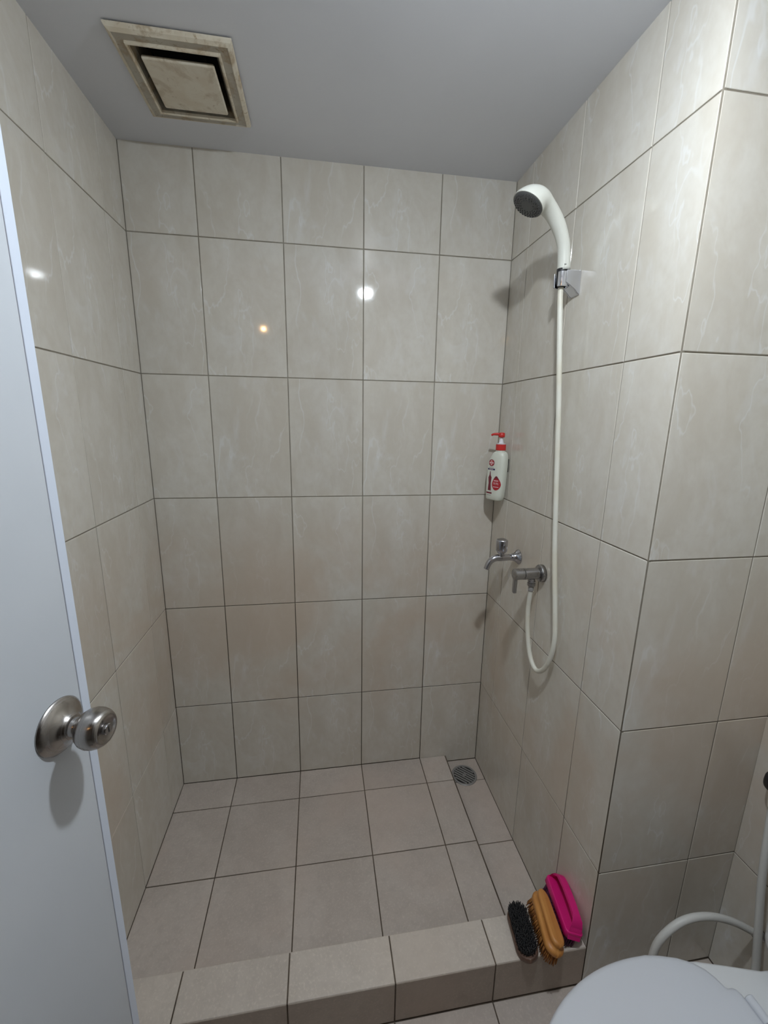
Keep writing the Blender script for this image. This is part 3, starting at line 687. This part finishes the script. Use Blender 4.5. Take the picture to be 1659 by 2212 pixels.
se = fix_normals(slab(lid_outline(-0.002, 0.600, False), [(0.003, 0.3548), (0.0, 0.3556), (0.0, 0.3585), (0.003, 0.3590)]).build('seat', M['lid'], t, world=True))
for sg in (1, -1):
    h_ = MB().lathe([(0.0085, 0.062), (0.0092, 0.0630), (0.0092, 0.0985), (0.0085, 0.0995)], (0.6210, TY, 0.3700), Y*sg, 20, sharp=(1, 2)).build('hinge', M['lid'], t, world=True)
    MB().lathe([(0.0075, 0.0), (0.0080, 0.061)], (0.6210, TY, 0.3700), Y*sg, 16).build('hinge_rod', M['lid'], h_, world=True)
    bevel(MB().box((0.612, TY+sg*0.0805-0.016, 0.354), (0.632, TY+sg*0.0805+0.016, 0.366)).build('hinge_foot', M['lid'], h_, world=True), 0.003)
# bowl rim and deck
deck = []
for x, hw in ((0.175, 0.0), (0.182, 0.045), (0.205, 0.09), (0.25, 0.132), (0.31, 0.160), (0.38, 0.175), (0.45, 0.181), (0.52, 0.180), (0.58, 0.172), (0.64, 0.156), (0.70, 0.139), (0.76, 0.134), (0.862, 0.134)): deck.append((x, hw))
dk = [(x, y) for x, y in deck]+[(x, -y) for x, y in reversed(deck) if y > 0]
def bowl_ring(z_, f, sh):
    return [Vector((0.52+(x-0.52)*f+sh, TY+y*f, z_)) for x, y in dk]
m_ = MB(); rr = [bowl_ring(0.3545, 0.965, 0), bowl_ring(0.3535, 0.985, 0), bowl_ring(0.348, 1.0, 0), bowl_ring(0.325, 1.0, 0), bowl_ring(0.305, 0.965, 0.004)]
for z_, f, sh in ((0.26, 0.86, 0.018), (0.20, 0.74, 0.035), (0.13, 0.65, 0.04), (0.05, 0.63, 0.04), (0.0, 0.66, 0.038), (ZO+0.001, 0.68, 0.036)): rr.append(bowl_ring(z_, f, sh))
fix_normals(m_.rings(rr).build('bowl', M['cer'], t, world=True))
tk = fix_normals(MB().loft(stadium(0.160, 0.089, 8, 0.03), [(0.86, 0.93, 0.395), (0.95, 0.975, 0.402), (0.985, 0.99, 0.42), (1, 1, 0.45), (1.02, 1.02, 0.72)]).build('tank', M['cer'], t)); tk.location = (0.785-T1.x, 0, -ZO)
tl = fix_normals(MB().loft(stadium(0.168, 0.094, 8, 0.032), [(0.98, 0.985, 0.72), (1, 1, 0.724), (1, 1, 0.745), (0.97, 0.98, 0.755), (0.9, 0.93, 0.758)]).build('tank_lid', M['cer'], t)); tl.location = (0.786-T1.x, 0, -ZO)
MB().lathe([(0.022, 0.757), (0.022, 0.764), (0.018, 0.767)], (0.785, TY, 0), Z, 24).build('flush_button', M['chrome2'], t, world=True)
MB().box((0.70, TY-0.11, 0.338), (0.862, TY+0.11, 0.398)).build('tank_pedestal', M['cer'], t, world=True)

# ---------------------------------------------------------------- bidet sprayer and its hose
S0 = Vector((XT, -0.838, 0.625))
t = thing('bidet_sprayer', S0, 'black-headed bidet sprayer hung on the wall behind the toilet', 'bidet sprayer')
bevel(MB().box((XT-0.010, -0.856, 0.575), (XT, -0.820, 0.615)).build('wall_clip', M['white'], t, world=True), 0.003)
MB().lathe([(0.0135, -0.030), (0.0175, -0.026), (0.0185, -0.010), (0.0185, 0.010), (0.0150, 0.018), (0.006, 0.020)], (0.850, -0.8345, 0.6300), Vector((-0.45, -0.35, 0.82)), 24).build('spray_head', M['black'], t, world=True)
MB().sweep([(0.8520, -0.8360, 0.618), (0.8535, -0.8385, 0.590), (0.8535, -0.8405, 0.560)], [0.0120, 0.0110, 0.0095], 16, 4).build('grip', M['hose'], t, world=True)
hq = [(0.8535, -0.8405, 0.562), (0.8530, -0.8430, 0.520), (0.8510, -0.8560, 0.382), (0.8500, -0.8750, 0.251), (0.8490, -0.8900, 0.150), (0.835, -0.905, 0.075), (0.79, -0.915, 0.035), (0.70, -0.895, 0.028), (0.635, -0.872, 0.055), (0.602, -0.855, 0.13), (0.605, -0.850, 0.208), (0.628, -0.850, 0.255), (0.672, -0.850, 0.284), (0.734, -0.850, 0.282), (0.803, -0.852, 0.255), (0.864, -0.860, 0.219)]
o = MB().sweep(hq, 0.0082, 14, 8).build('bidet_hose', M['hose2'])
tag(o, 'grey-white bidet hose arching behind the toilet', 'hose')
t = thing('angle_valve', (XT, -0.861, 0.214), 'small chrome angle valve on the wall behind the bidet hose', 'valve')
MB().lathe([(0.014, 0.0), (0.014, 0.003), (0.0095, 0.005), (0.0095, 0.020)], (XT, -0.861, 0.214), -X, 24, sharp=(1,)).build('body', M['chrome'], t, world=True)
bpy.context.view_layer.update()
